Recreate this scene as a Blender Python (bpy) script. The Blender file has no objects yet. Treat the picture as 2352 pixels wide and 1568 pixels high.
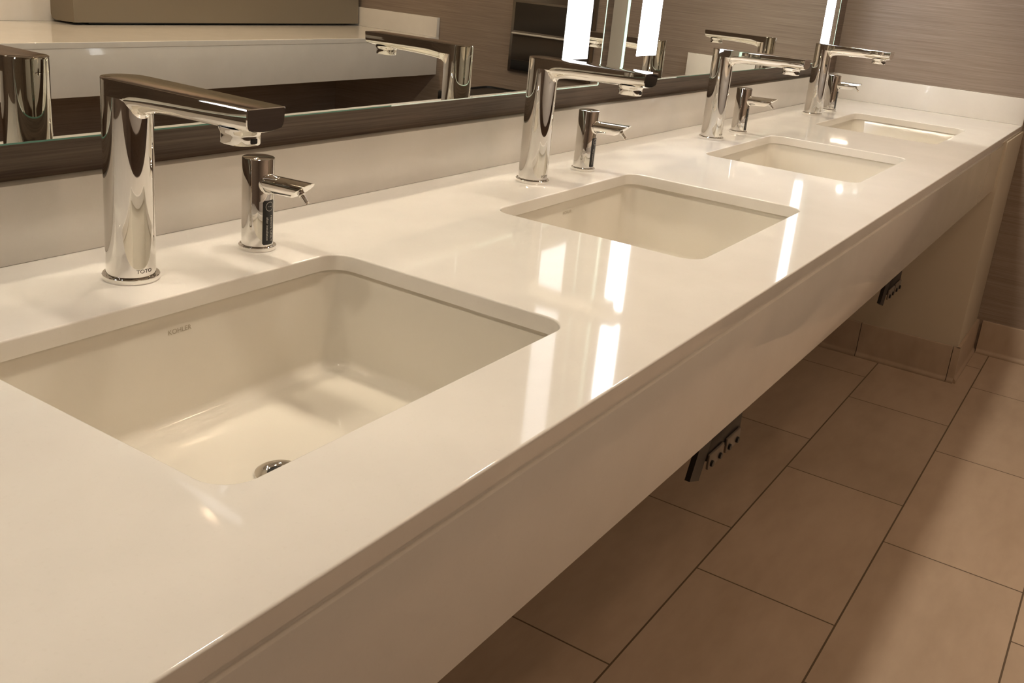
import bpy, bmesh, math, random
from mathutils import Vector, Matrix

# ------------------------------------------------------------------ scene, camera, light level
scene = bpy.context.scene
COL = scene.collection
CT = 0.8392                      # height of the counter top above the floor
scene.view_settings.view_transform = 'Standard'
scene.view_settings.look = 'None'
scene.view_settings.gamma = 1.0
scene.view_settings.use_curve_mapping = False
scene.view_settings.exposure = 0.0
scene.cycles.max_bounces = 8
scene.cycles.diffuse_bounces = 4
scene.cycles.glossy_bounces = 6
scene.cycles.blur_glossy = 0.0
scene.cycles.sample_clamp_indirect = 0.0
scene.cycles.use_denoising = True
scene.cycles.adaptive_threshold = 0.05
scene.cycles.use_guiding = True
scene.cycles.guiding_training_samples = 24

cam_data = bpy.data.cameras.new('camera')
cam = bpy.data.objects.new('camera', cam_data)
COL.objects.link(cam)
scene.camera = cam
YAW, PITCH, ROLL = 0.5520, -0.3039, 0.0977
fw = Vector((math.cos(PITCH) * math.cos(YAW), math.cos(PITCH) * math.sin(YAW), math.sin(PITCH)))
rt0 = Vector((math.sin(YAW), -math.cos(YAW), 0))
up0 = rt0.cross(fw)
rt = rt0 * math.cos(ROLL) + up0 * math.sin(ROLL)
up = -rt0 * math.sin(ROLL) + up0 * math.cos(ROLL)
m = Matrix(((rt.x, up.x, -fw.x), (rt.y, up.y, -fw.y), (rt.z, up.z, -fw.z))).to_4x4()
m.translation = Vector((-0.6618, -1.0165, CT + 0.3733))
cam.matrix_world = m
cam_data.sensor_width = 36.0
cam_data.lens = 2267.86 / 2352 * 36.0
cam_data.shift_y = -156.8 / 2352
cam_data.clip_start = 0.02

world = bpy.data.worlds.new('world')
scene.world = world
world.use_nodes = True
world.node_tree.nodes['Background'].inputs[0].default_value = (1.0, 0.86, 0.7, 1)
world.node_tree.nodes['Background'].inputs[1].default_value = 0.02

DOWN_COL, DOWN_STR = (1.0, 0.88, 0.70), 168.0      # warm ceiling downlights
STRIP_COL, STRIP_STR = (0.94, 0.97, 1.04), (1.45, 10.0, 6.5)      # light strips in the mirrors
ROOM_X0, ROOM_X1 = -2.2, 3.2
WALL_Y, OPP_Y = 0.022, -2.585
CEIL = CT + 1.65
MIR_Y = -0.0209
PITCH_X = 0.8435                                    # spacing of the washing places
DOWN_SPOTS = [(-0.55, -0.33), (0.62, -0.33), (1.75, -0.33), (2.75, -0.33)]
ROOM_SPOTS = [(-0.6, -1.50), (1.5, -1.50)]        # wider, dimmer lamps over the middle of the room
ROOM_STR = 72.0
ROOM_COL = (1.0, 0.73, 0.49)
OPP_FILL_SPOTS = [(0.65, -2.12), (2.15, -2.12)]  # unseen lamps added as fill to brighten the opposite counter
OPP_FILL_STR = 265.0

# ------------------------------------------------------------------ helpers
def obj(name, bm, mat, parent=None, angle=35, smooth=True, flat_top=False):
    me = bpy.data.meshes.new(name)
    bmesh.ops.recalc_face_normals(bm, faces=bm.faces[:])
    bm.to_mesh(me)
    bm.free()
    if smooth:
        me.polygons.foreach_set('use_smooth', [True] * len(me.polygons))
        me.set_sharp_from_angle(angle=math.radians(angle))
        if flat_top:
            for p in me.polygons:
                if abs(p.normal.z) > 0.9999:
                    p.use_smooth = False
    for mm in (mat if isinstance(mat, (list, tuple)) else [mat]):
        me.materials.append(mm)
    o = bpy.data.objects.new(name, me)
    COL.objects.link(o)
    if parent:
        o.parent = parent
    return o

def tag(o, label, cat, group=None):
    o['label'] = label
    o['category'] = cat
    if group:
        o['group'] = group
    return o

def thing(name, label, cat, loc, group=None):
    o = bpy.data.objects.new(name, None)
    o.empty_display_size = 0.05
    COL.objects.link(o)
    o.location = loc
    return tag(o, label, cat, group)

def structure(name, bm, mat, **k):
    o = obj(name, bm, mat, **k)
    o['kind'] = 'structure'
    return o

def dup(root, loc, label):
    r = root.copy()
    COL.objects.link(r)
    r.location = loc
    r['label'] = label
    for ch in list(root.children):
        c = ch.copy()
        COL.objects.link(c)
        c.parent = r
        for g in list(ch.children):
            d = g.copy()
            COL.objects.link(d)
            d.parent = c
    return r

def box(bm, x0, x1, y0, y1, z0, z1, bev=0.0, seg=2):
    vs = [bm.verts.new(p) for p in ((x0, y0, z0), (x1, y0, z0), (x1, y1, z0), (x0, y1, z0),
                                    (x0, y0, z1), (x1, y0, z1), (x1, y1, z1), (x0, y1, z1))]
    fs = [bm.faces.new([vs[i] for i in q]) for q in
          ((3, 2, 1, 0), (4, 5, 6, 7), (0, 1, 5, 4), (1, 2, 6, 5), (2, 3, 7, 6), (3, 0, 4, 7))]
    if bev:
        es = list({e for f in fs for e in f.edges})
        bmesh.ops.bevel(bm, geom=es, offset=bev, segments=seg, profile=0.5, affect='EDGES')
    return bm

def new_box(*a, **k):
    return box(bmesh.new(), *a, **k)

def loft(bm, loops, cap0=True, cap1=True, closed=True):
    rows = [[bm.verts.new(p) for p in lp] for lp in loops]
    n = len(rows[0])
    for a, b in zip(rows, rows[1:]):
        for i in range(n if closed else n - 1):
            j = (i + 1) % n
            bm.faces.new((a[i], a[j], b[j], b[i]))
    if cap0:
        bm.faces.new(rows[0][::-1])
    if cap1:
        bm.faces.new(rows[-1])
    return rows

def lathe(bm, prof, n=48, at=(0, 0, 0), cap0=True, cap1=True):
    loops = [[(at[0] + r * math.cos(2 * math.pi * i / n), at[1] + r * math.sin(2 * math.pi * i / n), at[2] + z)
              for i in range(n)] for r, z in prof]
    return loft(bm, loops, cap0, cap1)

def lathe_axis(bm, prof, p0, axis, n=32, cap0=True, cap1=True):
    a = Vector(axis).normalized()
    u = a.orthogonal().normalized()
    v = a.cross(u)
    loops = []
    for r, t in prof:
        loops.append([Vector(p0) + a * t + (u * math.cos(2 * math.pi * i / n) + v * math.sin(2 * math.pi * i / n)) * r
                      for i in range(n)])
    return loft(bm, loops, cap0, cap1)

def rrect(hx, hy, rc, n=8):
    """rounded rectangle, counter clockwise, n + 1 points to a corner, starting at the +x +y corner"""
    pts = []
    for k, (sx, sy) in enumerate(((1, 1), (-1, 1), (-1, -1), (1, -1))):
        for i in range(n + 1):
            a = math.pi / 2 * (k + i / n)
            pts.append((sx * (hx - rc) + rc * math.cos(a), sy * (hy - rc) + rc * math.sin(a)))
    return pts

def text_bmesh(body, size):
    cu = bpy.data.curves.new('lettering', 'FONT')
    cu.body = body
    cu.size = size
    cu.align_x = 'CENTER'
    cu.align_y = 'CENTER'
    o = bpy.data.objects.new('lettering', cu)
    COL.objects.link(o)
    bpy.context.view_layer.update()
    dg = bpy.context.evaluated_depsgraph_get()
    me = bpy.data.meshes.new_from_object(o.evaluated_get(dg))
    bm = bmesh.new()
    bm.from_mesh(me)
    bpy.data.objects.remove(o)
    bpy.data.curves.remove(cu)
    bpy.data.meshes.remove(me)
    bmesh.ops.triangulate(bm, faces=bm.faces[:])
    return bm

def join_into(bm, other, fn):
    mp = {v: bm.verts.new(fn(v.co)) for v in other.verts}
    for f in other.faces:
        bm.faces.new([mp[v] for v in f.verts])
    other.free()

# ------------------------------------------------------------------ materials
def mat(name):
    mt = bpy.data.materials.new(name)
    mt.use_nodes = True
    nt = mt.node_tree
    return mt, nt, nt.nodes['Principled BSDF']

def plain(name, col, rough=0.5, metal=0.0, ior=1.5, spec=0.5):
    mt, nt, b = mat(name)
    b.inputs['Base Color'].default_value = (*col, 1)
    b.inputs['Roughness'].default_value = rough
    b.inputs['Metallic'].default_value = metal
    b.inputs['IOR'].default_value = ior
    b.inputs['Specular IOR Level'].default_value = spec
    return mt

def node(nt, kind, **k):
    n = nt.nodes.new(kind)
    for a, v in k.items():
        setattr(n, a, v)
    return n

def mth(nt, op, a, b=None, clamp=False):
    n = node(nt, 'ShaderNodeMath', operation=op, use_clamp=clamp)
    for i, s in enumerate((a, b)):
        if s is None:
            continue
        if isinstance(s, (int, float)):
            n.inputs[i].default_value = s
        else:
            nt.links.new(s, n.inputs[i])
    return n.outputs[0]

def mixcol(nt, fac, a, b):
    n = node(nt, 'ShaderNodeMix', data_type='RGBA')
    if isinstance(fac, (int, float)):
        n.inputs[0].default_value = fac
    else:
        nt.links.new(fac, n.inputs[0])
    for i, s in ((6, a), (7, b)):
        if isinstance(s, tuple):
            n.inputs[i].default_value = (*s, 1)
        else:
            nt.links.new(s, n.inputs[i])
    return n.outputs[2]

def noise(nt, vec, scale, detail=3, rough=0.55):
    n = node(nt, 'ShaderNodeTexNoise')
    n.inputs['Scale'].default_value = scale
    n.inputs['Detail'].default_value = detail
    n.inputs['Roughness'].default_value = rough
    nt.links.new(vec, n.inputs['Vector'])
    return n.outputs['Fac']

def mapping(nt, scale):
    g = node(nt, 'ShaderNodeNewGeometry')
    mp = node(nt, 'ShaderNodeMapping')
    mp.inputs['Scale'].default_value = scale
    nt.links.new(g.outputs['Position'], mp.inputs['Vector'])
    return mp.outputs['Vector']

def ramp(nt, fac, lo, hi):
    n = node(nt, 'ShaderNodeMapRange')
    n.inputs['From Min'].default_value = lo
    n.inputs['From Max'].default_value = hi
    nt.links.new(fac, n.inputs['Value'])
    return n.outputs['Result']

def quartz():
    mt, nt, b = mat('white_quartz')
    f = noise(nt, mapping(nt, (1, 1, 1)), 9, 5)
    s = noise(nt, mapping(nt, (1, 1, 1)), 260, 2)
    c = mixcol(nt, ramp(nt, f, 0.35, 0.7), (0.80, 0.77, 0.73), (0.845, 0.815, 0.775))
    c = mixcol(nt, mth(nt, 'MULTIPLY', ramp(nt, s, 0.6, 0.8), 0.12), c, (0.62, 0.58, 0.52))
    nt.links.new(c, b.inputs['Base Color'])
    b.inputs['Roughness'].default_value = 0.06
    b.inputs['IOR'].default_value = 1.55
    return mt

def wallpaper():
    mt, nt, b = mat('linen_wallpaper')
    v1 = mapping(nt, (5, 5, 420))
    v2 = mapping(nt, (2.2, 2.2, 120))
    a = noise(nt, v1, 1.0, 3)
    c = noise(nt, v2, 1.0, 2)
    f = mth(nt, 'ADD', mth(nt, 'MULTIPLY', a, 0.6), mth(nt, 'MULTIPLY', c, 0.4))
    col = mixcol(nt, ramp(nt, f, 0.33, 0.67), (0.24, 0.185, 0.148), (0.37, 0.30, 0.25))
    nt.links.new(col, b.inputs['Base Color'])
    b.inputs['Roughness'].default_value = 0.42
    bp = node(nt, 'ShaderNodeBump')
    bp.inputs['Strength'].default_value = 0.15
    bp.inputs['Distance'].default_value = 0.001
    nt.links.new(f, bp.inputs['Height'])
    nt.links.new(bp.outputs[0], b.inputs['Normal'])
    return mt

def wood():
    mt, nt, b = mat('dark_wood_laminate')
    a = noise(nt, mapping(nt, (4, 4, 330)), 1.0, 4, 0.6)
    c = noise(nt, mapping(nt, (1.2, 1.2, 70)), 1.0, 3)
    f = mth(nt, 'ADD', mth(nt, 'MULTIPLY', a, 0.62), mth(nt, 'MULTIPLY', c, 0.38))
    col = mixcol(nt, ramp(nt, f, 0.34, 0.62), (0.078, 0.053, 0.039), (0.205, 0.153, 0.118))
    nt.links.new(col, b.inputs['Base Color'])
    b.inputs['Roughness'].default_value = 0.45
    return mt

def tile(grid):
    mt, nt, b = mat('floor_tile' if grid else 'base_tile')
    g = node(nt, 'ShaderNodeNewGeometry')
    pos = g.outputs['Position']
    cl = noise(nt, mapping(nt, (2.4, 6, 3)), 1.0, 5)
    cf = noise(nt, mapping(nt, (9, 26, 14)), 1.0, 4)
    f = mth(nt, 'ADD', mth(nt, 'MULTIPLY', cl, 0.65), mth(nt, 'MULTIPLY', cf, 0.35))
    col = mixcol(nt, ramp(nt, f, 0.34, 0.66), (0.375, 0.28, 0.205), (0.46, 0.355, 0.268))
    b.inputs['Roughness'].default_value = 0.5
    if grid:
        sp = node(nt, 'ShaderNodeSeparateXYZ')
        nt.links.new(pos, sp.inputs[0])
        TW, TL, T0, X0, ST = 0.3024, 0.6128, -0.4291, 1.172, 0.403
        yy = mth(nt, 'DIVIDE', mth(nt, 'SUBTRACT', T0, sp.outputs['Y']), TW)
        row = mth(nt, 'FLOOR', yy)
        xx = mth(nt, 'DIVIDE', mth(nt, 'SUBTRACT', mth(nt, 'SUBTRACT', sp.outputs['X'], X0), mth(nt, 'MULTIPLY', row, ST)), TL)
        def edge(t, size):
            fr = mth(nt, 'FRACT', t)
            return mth(nt, 'MULTIPLY', mth(nt, 'MINIMUM', fr, mth(nt, 'SUBTRACT', 1.0, fr)), size)
        d = mth(nt, 'MINIMUM', edge(yy, TW), edge(xx, TL))
        joint = mth(nt, 'LESS_THAN', d, 0.0019)
        cx = node(nt, 'ShaderNodeCombineXYZ')
        nt.links.new(row, cx.inputs[0])
        nt.links.new(mth(nt, 'FLOOR', xx), cx.inputs[1])
        wn = node(nt, 'ShaderNodeTexWhiteNoise', noise_dimensions='2D')
        nt.links.new(cx.outputs[0], wn.inputs['Vector'])
        hsv = node(nt, 'ShaderNodeHueSaturation')
        nt.links.new(mth(nt, 'ADD', 0.94, mth(nt, 'MULTIPLY', wn.outputs['Value'], 0.12)), hsv.inputs['Value'])
        nt.links.new(col, hsv.inputs['Color'])
        col = mixcol(nt, joint, hsv.outputs[0], (0.105, 0.070, 0.042))
    nt.links.new(col, b.inputs['Base Color'])
    return mt

def emitter(name, col, strength):
    mt, nt, b = mat(name)
    b.inputs['Base Color'].default_value = (0.9, 0.9, 0.9, 1)
    b.inputs['Emission Color'].default_value = (*col, 1)
    b.inputs['Emission Strength'].default_value = strength
    return mt

QUARTZ = quartz()
PAPER = wallpaper()
WOOD = wood()
TILE = tile(True)
BASE_TILE = tile(False)
CHROME = plain('polished_chrome', (0.80, 0.78, 0.75), 0.025, 1.0)
CHROME_DARK = plain('shadowed_chrome_gap', (0.16, 0.15, 0.14), 0.3, 1.0)
CERAMIC = plain('vitreous_china', (0.765, 0.725, 0.65), 0.07)
MIRROR = plain('mirror_silver', (0.83, 0.835, 0.775), 0.0, 1.0)
BOX_PAINT = plain('mirror_box_paint', (0.62, 0.57, 0.50), 0.4)
STRIPS = [emitter('frosted_light_strip', STRIP_COL, q) for q in STRIP_STR]
GLOW_SIDE = emitter('painted_glow_edge_side', (0.62, 1.0, 0.82), 0.9)  # glass edges emit by themselves, imitating light led from the strips
GLOW_MID = emitter('painted_glow_edge_mid', (0.30, 0.90, 0.64), 0.40)
GLOW_SOFT = emitter('painted_glow_edge_soft', (0.26, 0.80, 0.57), 0.15)
GLOW_DIM = emitter('painted_glow_edge_dim', (0.20, 0.66, 0.46), 0.05)  # weakest step of the painted edge glow
GLOW_DIM.node_tree.nodes['Principled BSDF'].inputs['Base Color'].default_value = (0.10, 0.20, 0.15, 1)
LAMP = emitter('downlight_lens', DOWN_COL, DOWN_STR)
OPP_FILL = emitter('opposite_fill_lens', ROOM_COL, OPP_FILL_STR)  # lens of the added fill row
ROOM_LAMP = emitter('room_light_lens', ROOM_COL, ROOM_STR)
PAINT = plain('cream_wall_paint', (0.62, 0.55, 0.44), 0.5)
CEIL_PAINT = plain('ceiling_paint', (0.62, 0.56, 0.48), 0.8)
STEEL = plain('painted_dark_steel', (0.03, 0.024, 0.02), 0.45, 0.2)
ZINC = plain('zinc_plate', (0.24, 0.20, 0.165), 0.45, 0.4)
STAINLESS = plain('brushed_stainless_steel', (0.30, 0.27, 0.24), 0.3, 1.0)
BLACK = plain('black_plastic', (0.012, 0.011, 0.011), 0.35)
TAUPE = plain('taupe_laminate', (0.24, 0.20, 0.145), 0.4)
STICKER = plain('black_sticker', (0.008, 0.008, 0.009), 0.3)
PRINT = plain('sticker_print', (0.62, 0.60, 0.56), 0.5)
LOGO_GREY = plain('engraved_grey', (0.10, 0.085, 0.075), 0.45)
LOGO_TAUPE = plain('ceramic_print', (0.42, 0.36, 0.27), 0.3)
BAFFLE = plain('black_baffle', (0.03, 0.03, 0.03), 0.5)
TRIM_WHITE = plain('white_trim', (0.75, 0.72, 0.68), 0.4)

# ------------------------------------------------------------------ room shell
structure('floor', new_box(ROOM_X0, ROOM_X1, OPP_Y, WALL_Y, -0.08, 0.0), TILE, smooth=False)
structure('ceiling', new_box(ROOM_X0, ROOM_X1, OPP_Y, WALL_Y, CEIL, CEIL + 0.08), CEIL_PAINT, smooth=False)
structure('wall_left', new_box(ROOM_X0 - 0.1, ROOM_X1 + 0.1, WALL_Y, WALL_Y + 0.1, -0.08, CEIL + 0.08), WOOD, smooth=False)
structure('wall_far', new_box(ROOM_X1, ROOM_X1 + 0.1, OPP_Y, WALL_Y, -0.08, CEIL + 0.08), PAPER, smooth=False)
structure('wall_right', new_box(ROOM_X0 - 0.1, ROOM_X1 + 0.1, OPP_Y - 0.1, OPP_Y, -0.08, CEIL + 0.08), PAPER, smooth=False)
structure('wall_near', new_box(ROOM_X0 - 0.1, ROOM_X0, OPP_Y, WALL_Y, -0.08, CEIL + 0.08), PAPER, smooth=False)

# low wall that carries the far end of the counter
PONY_X, PONY_Y, BASE_H = 2.800, -0.662, 0.124
structure('wall_support', new_box(PONY_X, ROOM_X1, PONY_Y, WALL_Y, 0.0, CT - 0.0205, bev=0.002), PAINT)

def base_run(bm, p0, p1, nrm, cuts):
    """tile skirting along p0-p1 (floor points) with a small cove foot; cuts are joint distances from p0"""
    p0, p1, nrm = Vector((*p0, 0)), Vector((*p1, 0)), Vector((*nrm, 0)).normalized()
    d = (p1 - p0).normalized()
    L = (p1 - p0).length
    ends = [0.0] + sorted(cuts) + [L]
    prof = [(0, 0), (0.020, 0), (0.0205, 0.004), (0.019, 0.009), (0.0145, 0.014), (0.012, 0.020),
            (0.0115, BASE_H - 0.003), (0.0095, BASE_H), (0, BASE_H)]
    for a, b_ in zip(ends, ends[1:]):
        a2, b2 = a + (0.0011 if a > 0 else 0), b_ - (0.0011 if b_ < L else 0)
        loft(bm, [[p0 + d * t + nrm * o + Vector((0, 0, z)) for o, z in prof] for t in (a2, b2)])

bm = bmesh.new()
base_run(bm, (PONY_X, WALL_Y - 0.001), (PONY_X, PONY_Y - 0.0115), (-1, 0), [0.065, 0.3675, 0.672])
base_run(bm, (PONY_X - 0.0115, PONY_Y), (ROOM_X1 - 0.001, PONY_Y), (0, -1), [])
structure('baseboard_support', bm, BASE_TILE)
bm = bmesh.new()
base_run(bm, (ROOM_X1, PONY_Y - 0.022), (ROOM_X1, OPP_Y + 0.001), (-1, 0), [0.3024 * k for k in range(1, 7)])
structure('baseboard_far', bm, BASE_TILE)

# ------------------------------------------------------------------ counters
SLAB_T, EASE, DEPTH = 0.020, 0.0022, 0.6549
HOLE_HX, HOLE_HY, HOLE_R, HOLE_DX, HOLE_Y = 0.2434, 0.1733, 0.030, 0.0042, -0.36405
SPLASH_H, SPLASH_T = 0.0904, 0.022
APRON_BOT = -0.1759

def slab_mesh(x0, x1, holes, front, back):
    """slab with eased front edge and eased rounded-rectangle cut-outs; local z 0 = top, front at lower y"""
    bm = bmesh.new()
    yf = front + EASE
    xs = [x0]
    for a, b_ in zip(holes, holes[1:]):
        xs.append((a[0] + b_[0]) / 2)
    if holes:
        xs.insert(1, holes[0][0] - 0.40)
        xs.append(holes[-1][0] + 0.27)
    xs.append(x1)
    steps = [(EASE, 0.0)] + [(EASE * (1 - math.sin(a)), -EASE * (1 - math.cos(a)))
                             for a in [math.pi / 8 * k for k in range(1, 5)]] + [(0.0, -SLAB_T)]
    def quad(pts):
        bm.faces.new([bm.verts.new(p) for p in pts])
    n = 8
    for i, (a, b_) in enumerate(zip(xs, xs[1:])):
        hole = None
        for h in holes:
            if a < h[0] < b_:
                hole = h
        for z in (0.0, -SLAB_T):
            if not hole:
                quad([(a, yf, z), (b_, yf, z), (b_, back, z), (a, back, z)])
                continue
            off = EASE if z == 0.0 else 0.0
            pts = [(hole[0] + px, hole[1] + py, z) for px, py in rrect(HOLE_HX + off, HOLE_HY + off, HOLE_R + off, n)]
            cs = [(b_, back, z), (a, back, z), (a, yf, z), (b_, yf, z)]
            for k in range(4):
                arc = pts[k * (n + 1):(k + 1) * (n + 1)]
                for p, q in zip(arc, arc[1:]):
                    quad([cs[k], p, q])
                k2 = (k + 1) % 4
                quad([cs[k], arc[-1], pts[k2 * (n + 1)], cs[k2]])
        if hole:
            loft(bm, [[(hole[0] + px, hole[1] + py, z) for px, py in rrect(HOLE_HX + o, HOLE_HY + o, HOLE_R + o, n)]
                      for o, z in steps], False, False)
        # front edge
        prof = [(yf, 0.0)] + [(front + o, z) for o, z in steps[1:-1]] + [(front, -SLAB_T + 0.001), (front + 0.001, -SLAB_T), (yf, -SLAB_T)]
        loft(bm, [[(x, y, z) for y, z in prof] for x in (a, b_)], False, False, closed=False)
    for x in (x0, x1):
        prof = [(yf, 0.0)] + [(front + o, z) for o, z in steps[1:-1]] + [(front, -SLAB_T + 0.001), (front + 0.001, -SLAB_T), (yf, -SLAB_T)]
        quad([(x, back, 0.0)] + [(x, y, z) for y, z in prof] + [(x, back, -SLAB_T)])
    bmesh.ops.remove_doubles(bm, verts=bm.verts[:], dist=0.00005)
    return bm

CX0, CX1 = -1.05, ROOM_X1
root = thing('vanity_countertop', 'long white quartz vanity countertop with four sink cutouts along the mirror wall', 'countertop', (0, 0, CT))
holes = [(i * PITCH_X + HOLE_DX, HOLE_Y) for i in range(4)]
obj('slab', slab_mesh(CX0, CX1 - 0.0008, holes, -DEPTH, WALL_Y - 0.0008), QUARTZ, root, flat_top=True)
bm = new_box(CX0, PONY_X - 0.0008, -DEPTH + 0.0022, -DEPTH + 0.022, APRON_BOT, -0.0295, bev=0.0008)
box(bm, CX0, PONY_X - 0.0008, -DEPTH + 0.007, -DEPTH + 0.022, -0.0295, -SLAB_T)
obj('apron', bm, QUARTZ, root)
obj('backsplash', new_box(CX0, ROOM_X1 - SPLASH_T, 0.0, SPLASH_T - 0.0008, 0.0003, SPLASH_H, bev=0.0008), QUARTZ, root)
obj('side_splash', new_box(ROOM_X1 - SPLASH_T, ROOM_X1 - 0.0008, -DEPTH, SPLASH_T - 0.0008, 0.0003, SPLASH_H, bev=0.0008), QUARTZ, root)

OF, OB = -1.940, OPP_Y                 # counter on the other side of the room
root = thing('vanity_countertop', 'white countertop without sinks on the far side of the room, reflected in the mirror', 'countertop', (0, 0, CT))
def flip(bm):                           # build along +y front, then turn to face the first counter
    for v in bm.verts:
        v.co.y = -v.co.y
    return bm
bm = flip(slab_mesh(CX0, CX1 - 0.0008, [], OF * -1, OPP_Y * -1 - 0.0008))
obj('slab', bm, QUARTZ, root, flat_top=True)
obj('apron', new_box(CX0, CX1 - 0.001, OF - 0.022, OF - 0.0022, APRON_BOT, -SLAB_T, bev=0.0008), QUARTZ, root)
obj('backsplash', new_box(CX0, CX1 - SPLASH_T, OPP_Y + 0.0008, OPP_Y + SPLASH_T, 0.0003, SPLASH_H, bev=0.0008), QUARTZ, root)
obj('side_splash', new_box(CX1 - SPLASH_T, CX1 - 0.0008, OPP_Y + 0.0008, OF, 0.0003, SPLASH_H, bev=0.0008), QUARTZ, root)

# ------------------------------------------------------------------ sinks
def make_sink(loc, label):
    root = thing('undermount_sink', label, 'sink', loc, 'undermount sinks in the long counter')
    bm = bmesh.new()
    n = 8
    TOP, WB, FR, FL = -SLAB_T - 0.0008, -0.132, 0.016, -0.148
    loops = []
    def lp(off, rc, z):
        loops.append([(x, y, z) for x, y in rrect(HOLE_HX + off, HOLE_HY + off, rc, n)])
    lp(0.011, 0.040, FL - 0.022)
    lp(0.012, 0.040, TOP)
    lp(0.0045, 0.034, TOP)
    lp(0.0030, 0.034, TOP - 0.003)
    lp(-0.0085, 0.036, WB)
    for k in range(1, 9):
        a = math.pi / 2 * k / 8
        lp(-0.0085 - FR * (1 - math.cos(a)), 0.036 - 0.010 * k / 8, WB - FR * math.sin(a))
    base = loops[-1]
    circ = rrect(0.0225, 0.0225, 0.0225, n)
    for k in range(1, 9):
        t = k / 8
        s = t ** 0.8
        loops.append([(p[0] * (1 - s) + c[0] * s, p[1] * (1 - s) + (c[1] + 0.018) * s, FL - 0.010 * t * t - (0.0025 if k == 8 else 0))
                      for p, c in zip(base, circ)])
    loft(bm, loops, True, True)
    obj('basin', bm, CERAMIC, root, angle=50)
    bm = bmesh.new()
    lathe(bm, [(0.0135, -0.002), (0.0135, 0.0012), (0.017, 0.0032), (0.0225, 0.0032), (0.0262, 0.0012), (0.0265, -0.0010)], 40, (0, 0.018, FL - 0.010), False, False)
    d = obj('drain', bm, CHROME, root)
    bm = bmesh.new()
    lathe(bm, [(0.0134, -0.0010), (0.0134, 0.0003)], 32, (0, 0.018, FL - 0.010))
    obj('drain_hole', bm, BLACK, d)
    # maker's lettering under the rim of the back wall (the wall leans out 0.009 over its height)
    bm = bmesh.new()
    zc = -0.0420
    def place(co):
        z = zc + co.y
        wall = HOLE_HY + 0.003 - 0.0115 * ((TOP - 0.003 - z) / (TOP - 0.003 - WB))
        return (-0.001 + co.x, wall - 0.0004, z)
    join_into(bm, text_bmesh('KOHLER', 0.0078), lambda co: place(Vector((co.x * 1.05, co.y, 0))))
    o = obj('maker_lettering', bm, LOGO_TAUPE, root, smooth=False)
    return root

sink_labels = ['large white rectangular sink nearest the camera, with its drain edge showing',
               'second white rectangular sink from the camera, in front of the second tall faucet',
               'third white rectangular sink from the camera, in front of the third tall faucet',
               'small-looking last white sink, beside the side splash of the far wall']
sink0 = make_sink((HOLE_DX, HOLE_Y, CT), sink_labels[0])
for i in range(1, 4):
    dup(sink0, (i * PITCH_X + HOLE_DX, HOLE_Y, CT), sink_labels[i])

# ------------------------------------------------------------------ faucets
F_Y, F_H, F_R, F_REACH = -0.1131, 0.221, 0.0264, 0.2081

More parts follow.
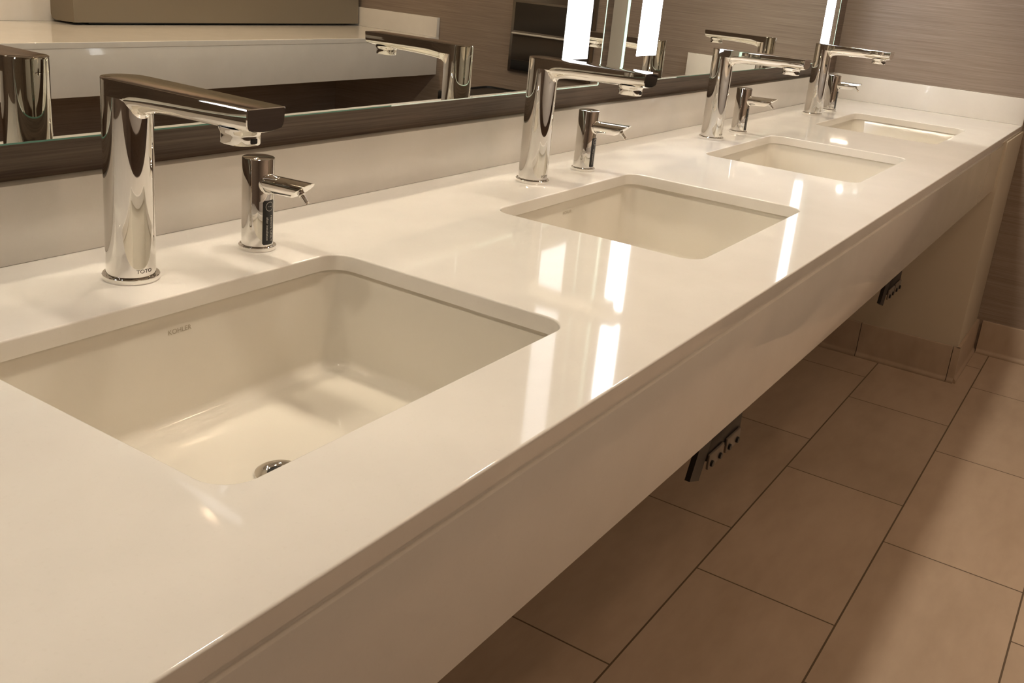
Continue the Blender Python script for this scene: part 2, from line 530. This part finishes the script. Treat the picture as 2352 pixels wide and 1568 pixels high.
def make_faucet(loc, label):
    root = thing('sensor_faucet', label, 'faucet', loc, 'tall chrome faucets')
    bm = bmesh.new()
    lathe(bm, [(0.0245, 0.0), (0.0302, 0.0), (0.0306, 0.0006), (0.0306, 0.0052), (0.0300, 0.0060), (0.0283, 0.0060), (0.0280, 0.0050), (0.0245, 0.0050)], 64, (0, 0, 0.0002), False, False)
    obj('base_ring', bm, CHROME, root)
    # column with a short dark gap over the ring and a soft heel into the arm
    bm = bmesh.new()
    lathe(bm, [(0.0255, 0.0035), (0.0255, 0.0068), (F_R, 0.0075), (F_R, F_H - 0.01785)], 72)
    obj('column', bm, CHROME, root)
    # arm: sections along -y
    SIDE = 0.0178
    secs = []
    def section(y, w, H, inset=0.0, curl=1.0, rake=0.0):
        b = 0.0009 + inset
        T = F_H - inset
        w = max(w - inset, 0.0012)
        b = min(b, w * 0.5)
        pts = [(w - b, T), (w - b * 0.3, T - b * 0.3), (w, T - b)]
        for k in range(1, 11):
            t = k / 10
            pts.append((w - 0.0011 * curl * t ** 6, T - b - (SIDE - b - inset) * t))
        lipz = 0.0024 if curl > 0 else 0.0003
        ww = w - min(0.0013 * curl + 0.0012 if curl > 0 else 0.004, w * 0.3)
        n = 9
        Hh = max(H, SIDE + 0.003)
        for k in range(n + 1):
            t = k / n
            x = ww * (1 - t)
            z = F_H - SIDE - lipz - (Hh - SIDE - lipz) * (1 - (1 - t) ** 2.0)
            pts.append((x, z))
        full = pts + [(-x, z) for x, z in reversed(pts[:-1])]
        secs.append([(x, y + rake * (F_H - z), z) for x, z in full])
    for k in range(0, 13):
        a = math.pi / 2 * k / 12
        section((F_R + 0.0001) * math.cos(a), (F_R + 0.0001) * math.sin(a), 0.021, curl=0.0)
    for y in (0.008, 0.016, 0.022):
        section(-y, F_R, 0.030, curl=0.0)
    def width(y):
        t = max(0.0, (y - 0.03) / (F_REACH - 0.03))
        return F_R - 0.0022 * t
    for y, H in ((0.0262, 0.0400), (0.0285, 0.0365), (0.031, 0.0345), (0.034, 0.0332), (0.039, 0.0320), (0.048, 0.0306), (0.065, 0.0292),
                 (0.095, 0.0280), (0.13, 0.0272), (0.165, 0.0268), (0.190, 0.0262), (0.200, 0.0250), (F_REACH - 0.0010, 0.0236)):
        section(-y, width(y), H, curl=min(1.0, (y - 0.0262) / 0.03), rake=0.08 if y > 0.2 else 0.0)
    section(-F_REACH, width(F_REACH), 0.0230, 0.0008, rake=0.08)
    bm2 = bmesh.new()
    loft(bm2, secs)
    obj('spout', bm2, CHROME, root, angle=28)
    # outlet under the tip
    bm = bmesh.new()
    yc = -F_REACH + 0.036
    loops = []
    for s, z in ((1.12, F_H - 0.0235), (1.10, F_H - 0.026), (1.02, F_H - 0.0285), (1.0, F_H - 0.031), (1.0, F_H - 0.0385), (0.965, F_H - 0.0395), (0.80, F_H - 0.0395), (0.78, F_H - 0.0375)):
        loops.append([(x * s, yc + y * s, z) for x, y in rrect(0.0165, 0.0190, 0.0140, 8)])
    loft(bm, loops)
    out = obj('outlet', bm, CHROME, root)
    bm = bmesh.new()
    loops = [[(x, yc - 0.0189 - t, F_H - 0.0348 + z) for x, z in rrect(0.0042, 0.0026, 0.0012, 4)] for t in (-0.0005, 0.0004)]
    loft(bm, loops)
    obj('sensor_window', bm, BLACK, out)
    bm = bmesh.new()
    lathe_axis(bm, [(0.0016, 0), (0.0028, 0), (0.0030, 0.0006), (0.0030, 0.0016), (0.0022, 0.0022)], (F_R - 0.0006, 0.004, 0.128), (1, 0.12, 0), 20)
    obj('set_screw', bm, CHROME, root)
    bm = bmesh.new()
    join_into(bm, text_bmesh('TOTO', 0.0060), lambda co: ((F_R + 0.00025) * math.sin((co.x * 1.1 - 0.002) / F_R), -(F_R + 0.00025) * math.cos((co.x * 1.1 - 0.002) / F_R), 0.0138 + co.y))
    obj('maker_lettering', bm, LOGO_GREY, root, smooth=False)
    return root

fl = ['tall chrome sensor faucet nearest the camera, at the left of the picture',
      'second tall chrome faucet from the camera, in front of the glowing mirror edge',
      'third tall chrome faucet from the camera, left of the last pair by the corner',
      'farthest tall chrome faucet, standing nearest the far wall corner']
faucet0 = make_faucet((0, F_Y, CT), fl[0])
for i in range(1, 4):
    dup(faucet0, (i * PITCH_X, F_Y, CT), fl[i])

# ------------------------------------------------------------------ soap dispensers
S_X, S_Y, S_H, S_R = 0.1844, -0.1144, 0.1168, 0.0198

def make_soap(loc, label):
    root = thing('soap_dispenser', label, 'soap dispenser', loc, 'chrome soap dispensers')
    bm = bmesh.new()
    lathe(bm, [(0.0185, 0.0), (0.0229, 0.0), (0.0233, 0.0006), (0.0233, 0.0046), (0.0228, 0.0052), (0.0213, 0.0052), (0.0210, 0.0044), (0.0185, 0.0044)], 56, (0, 0, 0.0002), False, False)
    obj('base_ring', bm, CHROME, root)
    bm = bmesh.new()
    lathe(bm, [(0.0190, 0.003), (0.0190, 0.0060), (S_R, 0.0066), (S_R, S_H - 0.0014), (S_R - 0.0004, S_H - 0.0005), (S_R - 0.0013, S_H)], 64)
    obj('body', bm, CHROME, root)
    # arm: a round bar, cut at a slant
    ax = Vector((0, -1, 0.035)).normalized()
    upv = Vector((0, 0.035, 1)).normalized()
    R = 0.0113
    p0 = Vector((0, 0, 0.0862))
    bm = bmesh.new()
    n = 40
    def ring(fn, r):
        lp = []
        for i in range(n):
            a = 2 * math.pi * i / n
            x, z = r * math.cos(a), r * math.sin(a)
            lp.append(p0 + ax * fn(z) + upv * z + Vector((x, 0, 0)))
        return lp
    slant = lambda z: 0.0765 + 0.0165 * z / R
    loops = [ring(lambda z: S_R * 0.55, R), ring(lambda z: slant(z) - 0.0010, R), ring(lambda z: slant(z), R - 0.0008)]
    loft(bm, loops)
    arm = obj('arm', bm, CHROME, root)
    # heel where arm and body meet
    bm = bmesh.new()
    rows = []
    for k in range(7):
        a = math.pi / 2 * k / 6
        f = 0.0028
        rr = R + f * (1 - math.sin(a))
        lp = []
        for i in range(n):
            b_ = 2 * math.pi * i / n
            x, z = rr * math.cos(b_), rr * math.sin(b_)
            y0 = math.sqrt(max(S_R ** 2 - x * x, 0.0))
            lp.append(p0 + Vector((x, 0, 0)) + Vector((0, 0, 1)) * z + Vector((0, -1, 0)) * (y0 + f * (1 - math.cos(a)) - 0.0002))
        rows.append(lp)
    loft(bm, rows, False, False)
    obj('arm_collar', bm, CHROME, root, angle=60)
    nd = Vector((0, -0.72, -0.69)).normalized()
    q = p0 + ax * 0.0720 + upv * -0.0028
    bm = bmesh.new()
    lathe_axis(bm, [(0.0044, -0.004), (0.0044, 0.0040), (0.0030, 0.0048), (0.0030, 0.0055), (0.0027, 0.0160), (0.0022, 0.0163), (0.0016, 0.0150)], q, nd, 24)
    obj('nozzle', bm, CHROME, root)
    # sticker wrapped on the front of the body, under the arm
    r2 = S_R + 0.0002
    bm = bmesh.new()
    hw, z0, z1 = 0.0090, 0.0085, 0.0655
    loops = []
    for r in (r2 - 0.0003, r2):
        loops.append([(r * math.sin(u / r2), -r * math.cos(u / r2), (z0 + z1) / 2 + v)
                      for u, v in [(uu, vv) for uu, vv in rrect(hw, (z1 - z0) / 2, 0.0022, 6)]])
    rows = [[bm.verts.new(p) for p in lp] for lp in loops]
    # strips across the width keep the curve
    def cyl(u, v, r):
        return (r * math.sin(u / r2), -r * math.cos(u / r2), v)
    bm.free()
    bm = bmesh.new()
    m_ = 12
    cols = []
    for i in range(m_ + 1):
        u = -hw + 2 * hw * i / m_
        e = 0.0022 * (1 - math.sqrt(max(0, 1 - max(0, (abs(u) - hw + 0.0022) / 0.0022) ** 2)))
        cols.append([bm.verts.new(cyl(u, z0 + e, r2)), bm.verts.new(cyl(u, z1 - e, r2))])
    for a, b_ in zip(cols, cols[1:]):
        bm.faces.new((a[0], b_[0], b_[1], a[1]))
    st = obj('sticker', bm, STICKER, root, angle=60)
    st['label'] = 'black sticker with a ringed exclamation mark and white lettering'
    r3 = r2 + 0.00015
    bm = bmesh.new()
    # turned clockwise: reading runs downwards, first line on the right
    def put(cu, cz):
        return lambda co: cyl(cu + co.y, cz - co.x, r3)
    join_into(bm, text_bmesh('remove ONLY', 0.0056), put(0.0042, 0.0290))
    join_into(bm, text_bmesh('after installation', 0.0047), put(-0.0026, 0.0290))
    join_into(bm, text_bmesh('!', 0.0080), put(0.0008, 0.0575))
    ring_o, ring_i = [], []
    for i in range(32):
        a = 2 * math.pi * i / 32
        ring_o.append(bm.verts.new(cyl(0.0008 + 0.0060 * math.cos(a), 0.0575 + 0.0060 * math.sin(a), r3)))
        ring_i.append(bm.verts.new(cyl(0.0008 + 0.0054 * math.cos(a), 0.0575 + 0.0054 * math.sin(a), r3)))
    for i in range(32):
        j = (i + 1) % 32
        bm.faces.new((ring_o[i], ring_o[j], ring_i[j], ring_i[i]))
    obj('lettering', bm, PRINT, st, smooth=False)
    return root

sl = ['chrome soap dispenser with a readable black sticker, beside the nearest faucet',
      'chrome soap dispenser right of the second tall faucet, below the glowing mirror edge',
      'chrome soap dispenser right of the third tall faucet',
      'farthest chrome soap dispenser, partly behind the last tall faucet']
soap0 = make_soap((S_X, S_Y, CT), sl[0])
for i in range(1, 4):
    dup(soap0, (S_X + i * PITCH_X, S_Y, CT), sl[i])

# ------------------------------------------------------------------ lit mirrors
MZ0, MZ1 = CT + 0.1416, CT + 1.12

def make_mirror(x0, x1, label, strip):
    root = thing('lit_mirror', label, 'mirror', ((x0 + x1) / 2, WALL_Y, MZ0), 'lit wall mirrors')
    ox, oy, oz = root.location
    def b(name, m_, a0, a1, y0, y1, z0, z1, bev=0.0, par=root):
        return obj(name, new_box(a0 - ox, a1 - ox, y0 - oy, y1 - oy, z0 - oz, z1 - oz, bev=bev), m_, par)
    b('backing_box', BOX_PAINT, x0 + 0.006, x1 - 0.006, MIR_Y + 0.0062, WALL_Y, MZ0 + 0.006, MZ1 - 0.006)
    g = b('mirror_glass', MIRROR, x0 + 0.0006, x1 - 0.0006, MIR_Y, MIR_Y + 0.006, MZ0 + 0.0006, MZ1 - 0.0006)
    # edge glow is painted by emission, stepped down away from the strips
    b('glass_edge', GLOW_SIDE, x0, x0 + 0.0006, MIR_Y - 0.0002, MIR_Y + 0.006, MZ0, MZ1, par=g)
    b('glass_edge', GLOW_SIDE, x1 - 0.0006, x1 + 0.0020, MIR_Y - 0.0004, MIR_Y + 0.006, MZ0, MZ1, par=g)
    for a0, a1, em in ((x0, x0 + 0.12, GLOW_MID), (x0 + 0.12, x0 + 0.3, GLOW_SOFT), (x0 + 0.3, x1 - 0.68, GLOW_DIM),
                       (x1 - 0.68, x1 - 0.40, GLOW_SOFT), (x1 - 0.40, x1, GLOW_MID)):
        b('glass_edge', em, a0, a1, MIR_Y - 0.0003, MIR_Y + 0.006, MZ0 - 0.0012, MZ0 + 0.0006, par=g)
    for s0 in (x0 + 0.060, x1 - 0.060 - 0.102):
        b('light_strip', strip[s0 > x0 + 0.1], s0, s0 + 0.102, MIR_Y - 0.0006, MIR_Y - 0.0001, CT + 0.198, MZ1 - 0.056)
    return root

make_mirror(-0.400, 1.2265, 'wide frameless mirror nearest the camera, behind the first two faucets', (STRIPS[0], STRIPS[0]))
make_mirror(1.334, 2.961, 'second frameless mirror, between a bright light strip and the far wall corner', (STRIPS[1], STRIPS[2]))

# ------------------------------------------------------------------ things across the room (seen in the mirror)
root = thing('tilted_panel', 'dark taupe tilted panel on the opposite countertop, reflected at the top left', 'panel', (2.38, -2.49, CT))
bm = bmesh.new()
prof = [(-2.421, 0.010), (-2.419, 0.014), (-2.46, 0.90), (-2.563, 0.90), (-2.563, 0.095), (-2.5625, 0.03), (-2.555, 0.014), (-2.535, 0.008)]
loft(bm, [[(x - 2.38, y + 2.49, z) for y, z in prof] for x in (1.606, 3.165)])
obj('panel_case', bm, TAUPE, root)
obj('foot', new_box(-0.70, 0.70, -0.06, 0.05, 0.0003, 0.0125, bev=0.002), BLACK, root)

root = thing('towel_dispenser', 'dark steel towel and waste cabinet in the far wall, seen between the mirror lights', 'towel dispenser', (ROOM_X1, -1.315, CT))
def tb(name, m_, x, y0, y1, z0, z1, x_back=0.0, bev=0.001):
    return obj(name, new_box(-x, -x_back, y0, y1, z0, z1, bev=bev), m_, root)
tb('frame', STAINLESS, 0.010, -0.215, 0.215, -0.10, 0.85)
tb('upper_door', STAINLESS, 0.016, -0.200, 0.200, 0.215, 0.84, 0.0101)
tb('recess_panel', plain('dark_recess', (0.06, 0.052, 0.045), 0.3, 0.4), 0.012, -0.200, 0.200, 0.082, 0.205, 0.0101)
tb('lip', TRIM_WHITE, 0.026, -0.200, 0.200, 0.068, 0.074, 0.0101)
tb('waste_door', plain('dark_door', (0.10, 0.085, 0.072), 0.3, 0.6), 0.014, -0.200, 0.200, -0.045, 0.064, 0.0101)
tb('waste_opening', BLACK, 0.012, -0.200, 0.200, -0.092, -0.049, 0.0101)

root = thing('waste_bin', 'black square waste bin standing below the towel cabinet at the far wall', 'bin', (2.95, -1.40, 0))
bm = bmesh.new()
loft(bm, [[(x * s, y * s, z) for x, y in rrect(0.20, 0.20, 0.03, 6)] for s, z in
          ((0.86, 0.0), (0.88, 0.004), (0.99, 0.62), (1.0, 0.63), (1.0, 0.655), (0.985, 0.662), (0.95, 0.662), (0.93, 0.64), (0.86, 0.20))])
obj('bin_body', bm, BLACK, root)
bm = bmesh.new()
loft(bm, [[(x * s, y * s, z) for x, y in rrect(0.20, 0.20, 0.03, 6)] for s, z in ((0.93, 0.6405), (0.94, 0.650), (0.925, 0.6555), (0.5, 0.660))])
obj('bin_lid', bm, BLACK, root)

# ------------------------------------------------------------------ steel brackets under the counter
def make_bracket(loc, label):
    root = thing('support_bracket', label, 'bracket', loc, 'steel brackets under the counter')
    bm = bmesh.new()
    # flat leg hanging from the underside of the slab, kicked back at its foot
    prof = [(-0.020, 0.006), (0.018, -0.008), (0.052, 0.060), (0.052, 0.2925), (-0.002, 0.2925), (-0.002, 0.045)]
    loft(bm, [[(x, y, z) for x, z in prof] for y in (-0.004, 0.004)])
    obj('leg', bm, STEEL, root)
    obj('rail', new_box(0.040, 0.175, -0.0036, 0.0036, 0.014, 0.050, bev=0.001), STEEL, root)
    for px in (0.068, 0.139):
        pz = 0.012
        bm = new_box(px - 0.029, px + 0.029, -0.008, -0.0040, pz - 0.010, pz + 0.014, bev=0.0012)
        pl = obj('plate', bm, ZINC, root)
        for sx in (-0.019, 0.014):
            bm = bmesh.new()
            lathe_axis(bm, [(0.0050, 0.0), (0.0050, 0.0030), (0.0042, 0.0036)], (px + sx, -0.008, pz - 0.002), (0, -1, 0), 16)
            obj('bolt', bm, BLACK, pl)
    return root
br = make_bracket((0.580, -0.590, CT - 0.3130), 'dark steel bracket under the counter, in front of the bare floor tiles')
dup(br, (1.695, -0.590, CT - 0.3130), 'dark steel bracket under the counter, in front of the cream end wall')

# ------------------------------------------------------------------ ceiling downlights
def make_light(loc, label, lens=LAMP, r=0.065, drop=0.004):
    """round downlight; drop is the depth of the dark baffle below the lens"""
    root = thing('downlight', label, 'ceiling light', loc, 'ceiling downlights')
    bm = bmesh.new()
    lathe(bm, [(r, -0.001), (r, -drop), (r + 0.012, -drop - 0.004), (r + 0.016, -drop), (r + 0.018, 0.0)], 40, (0, 0, 0), False, False)
    obj('trim', bm, BAFFLE if drop > 0.02 else TRIM_WHITE, root)
    bm = bmesh.new()
    lathe(bm, [(r, -0.0005), (r, -0.003)], 40)
    obj('lens', bm, lens, root)
    return root
dl = make_light((*DOWN_SPOTS[0], CEIL), 'round warm ceiling downlight')
for x, y in DOWN_SPOTS[1:]:
    dup(dl, (x, y, CEIL), 'round warm ceiling downlight')
rl = make_light((*ROOM_SPOTS[0], CEIL), 'round warm downlight over the middle of the room', ROOM_LAMP, 0.08, 0.075)
for x, y in ROOM_SPOTS[1:]:
    dup(rl, (x, y, CEIL), 'round warm downlight over the middle of the room')
ol = make_light((*OPP_FILL_SPOTS[0], CEIL), 'round warm added fill lamp over the opposite counter', OPP_FILL, 0.08, 0.075)
for x, y in OPP_FILL_SPOTS[1:]:
    dup(ol, (x, y, CEIL), 'round warm added fill lamp over the opposite counter')
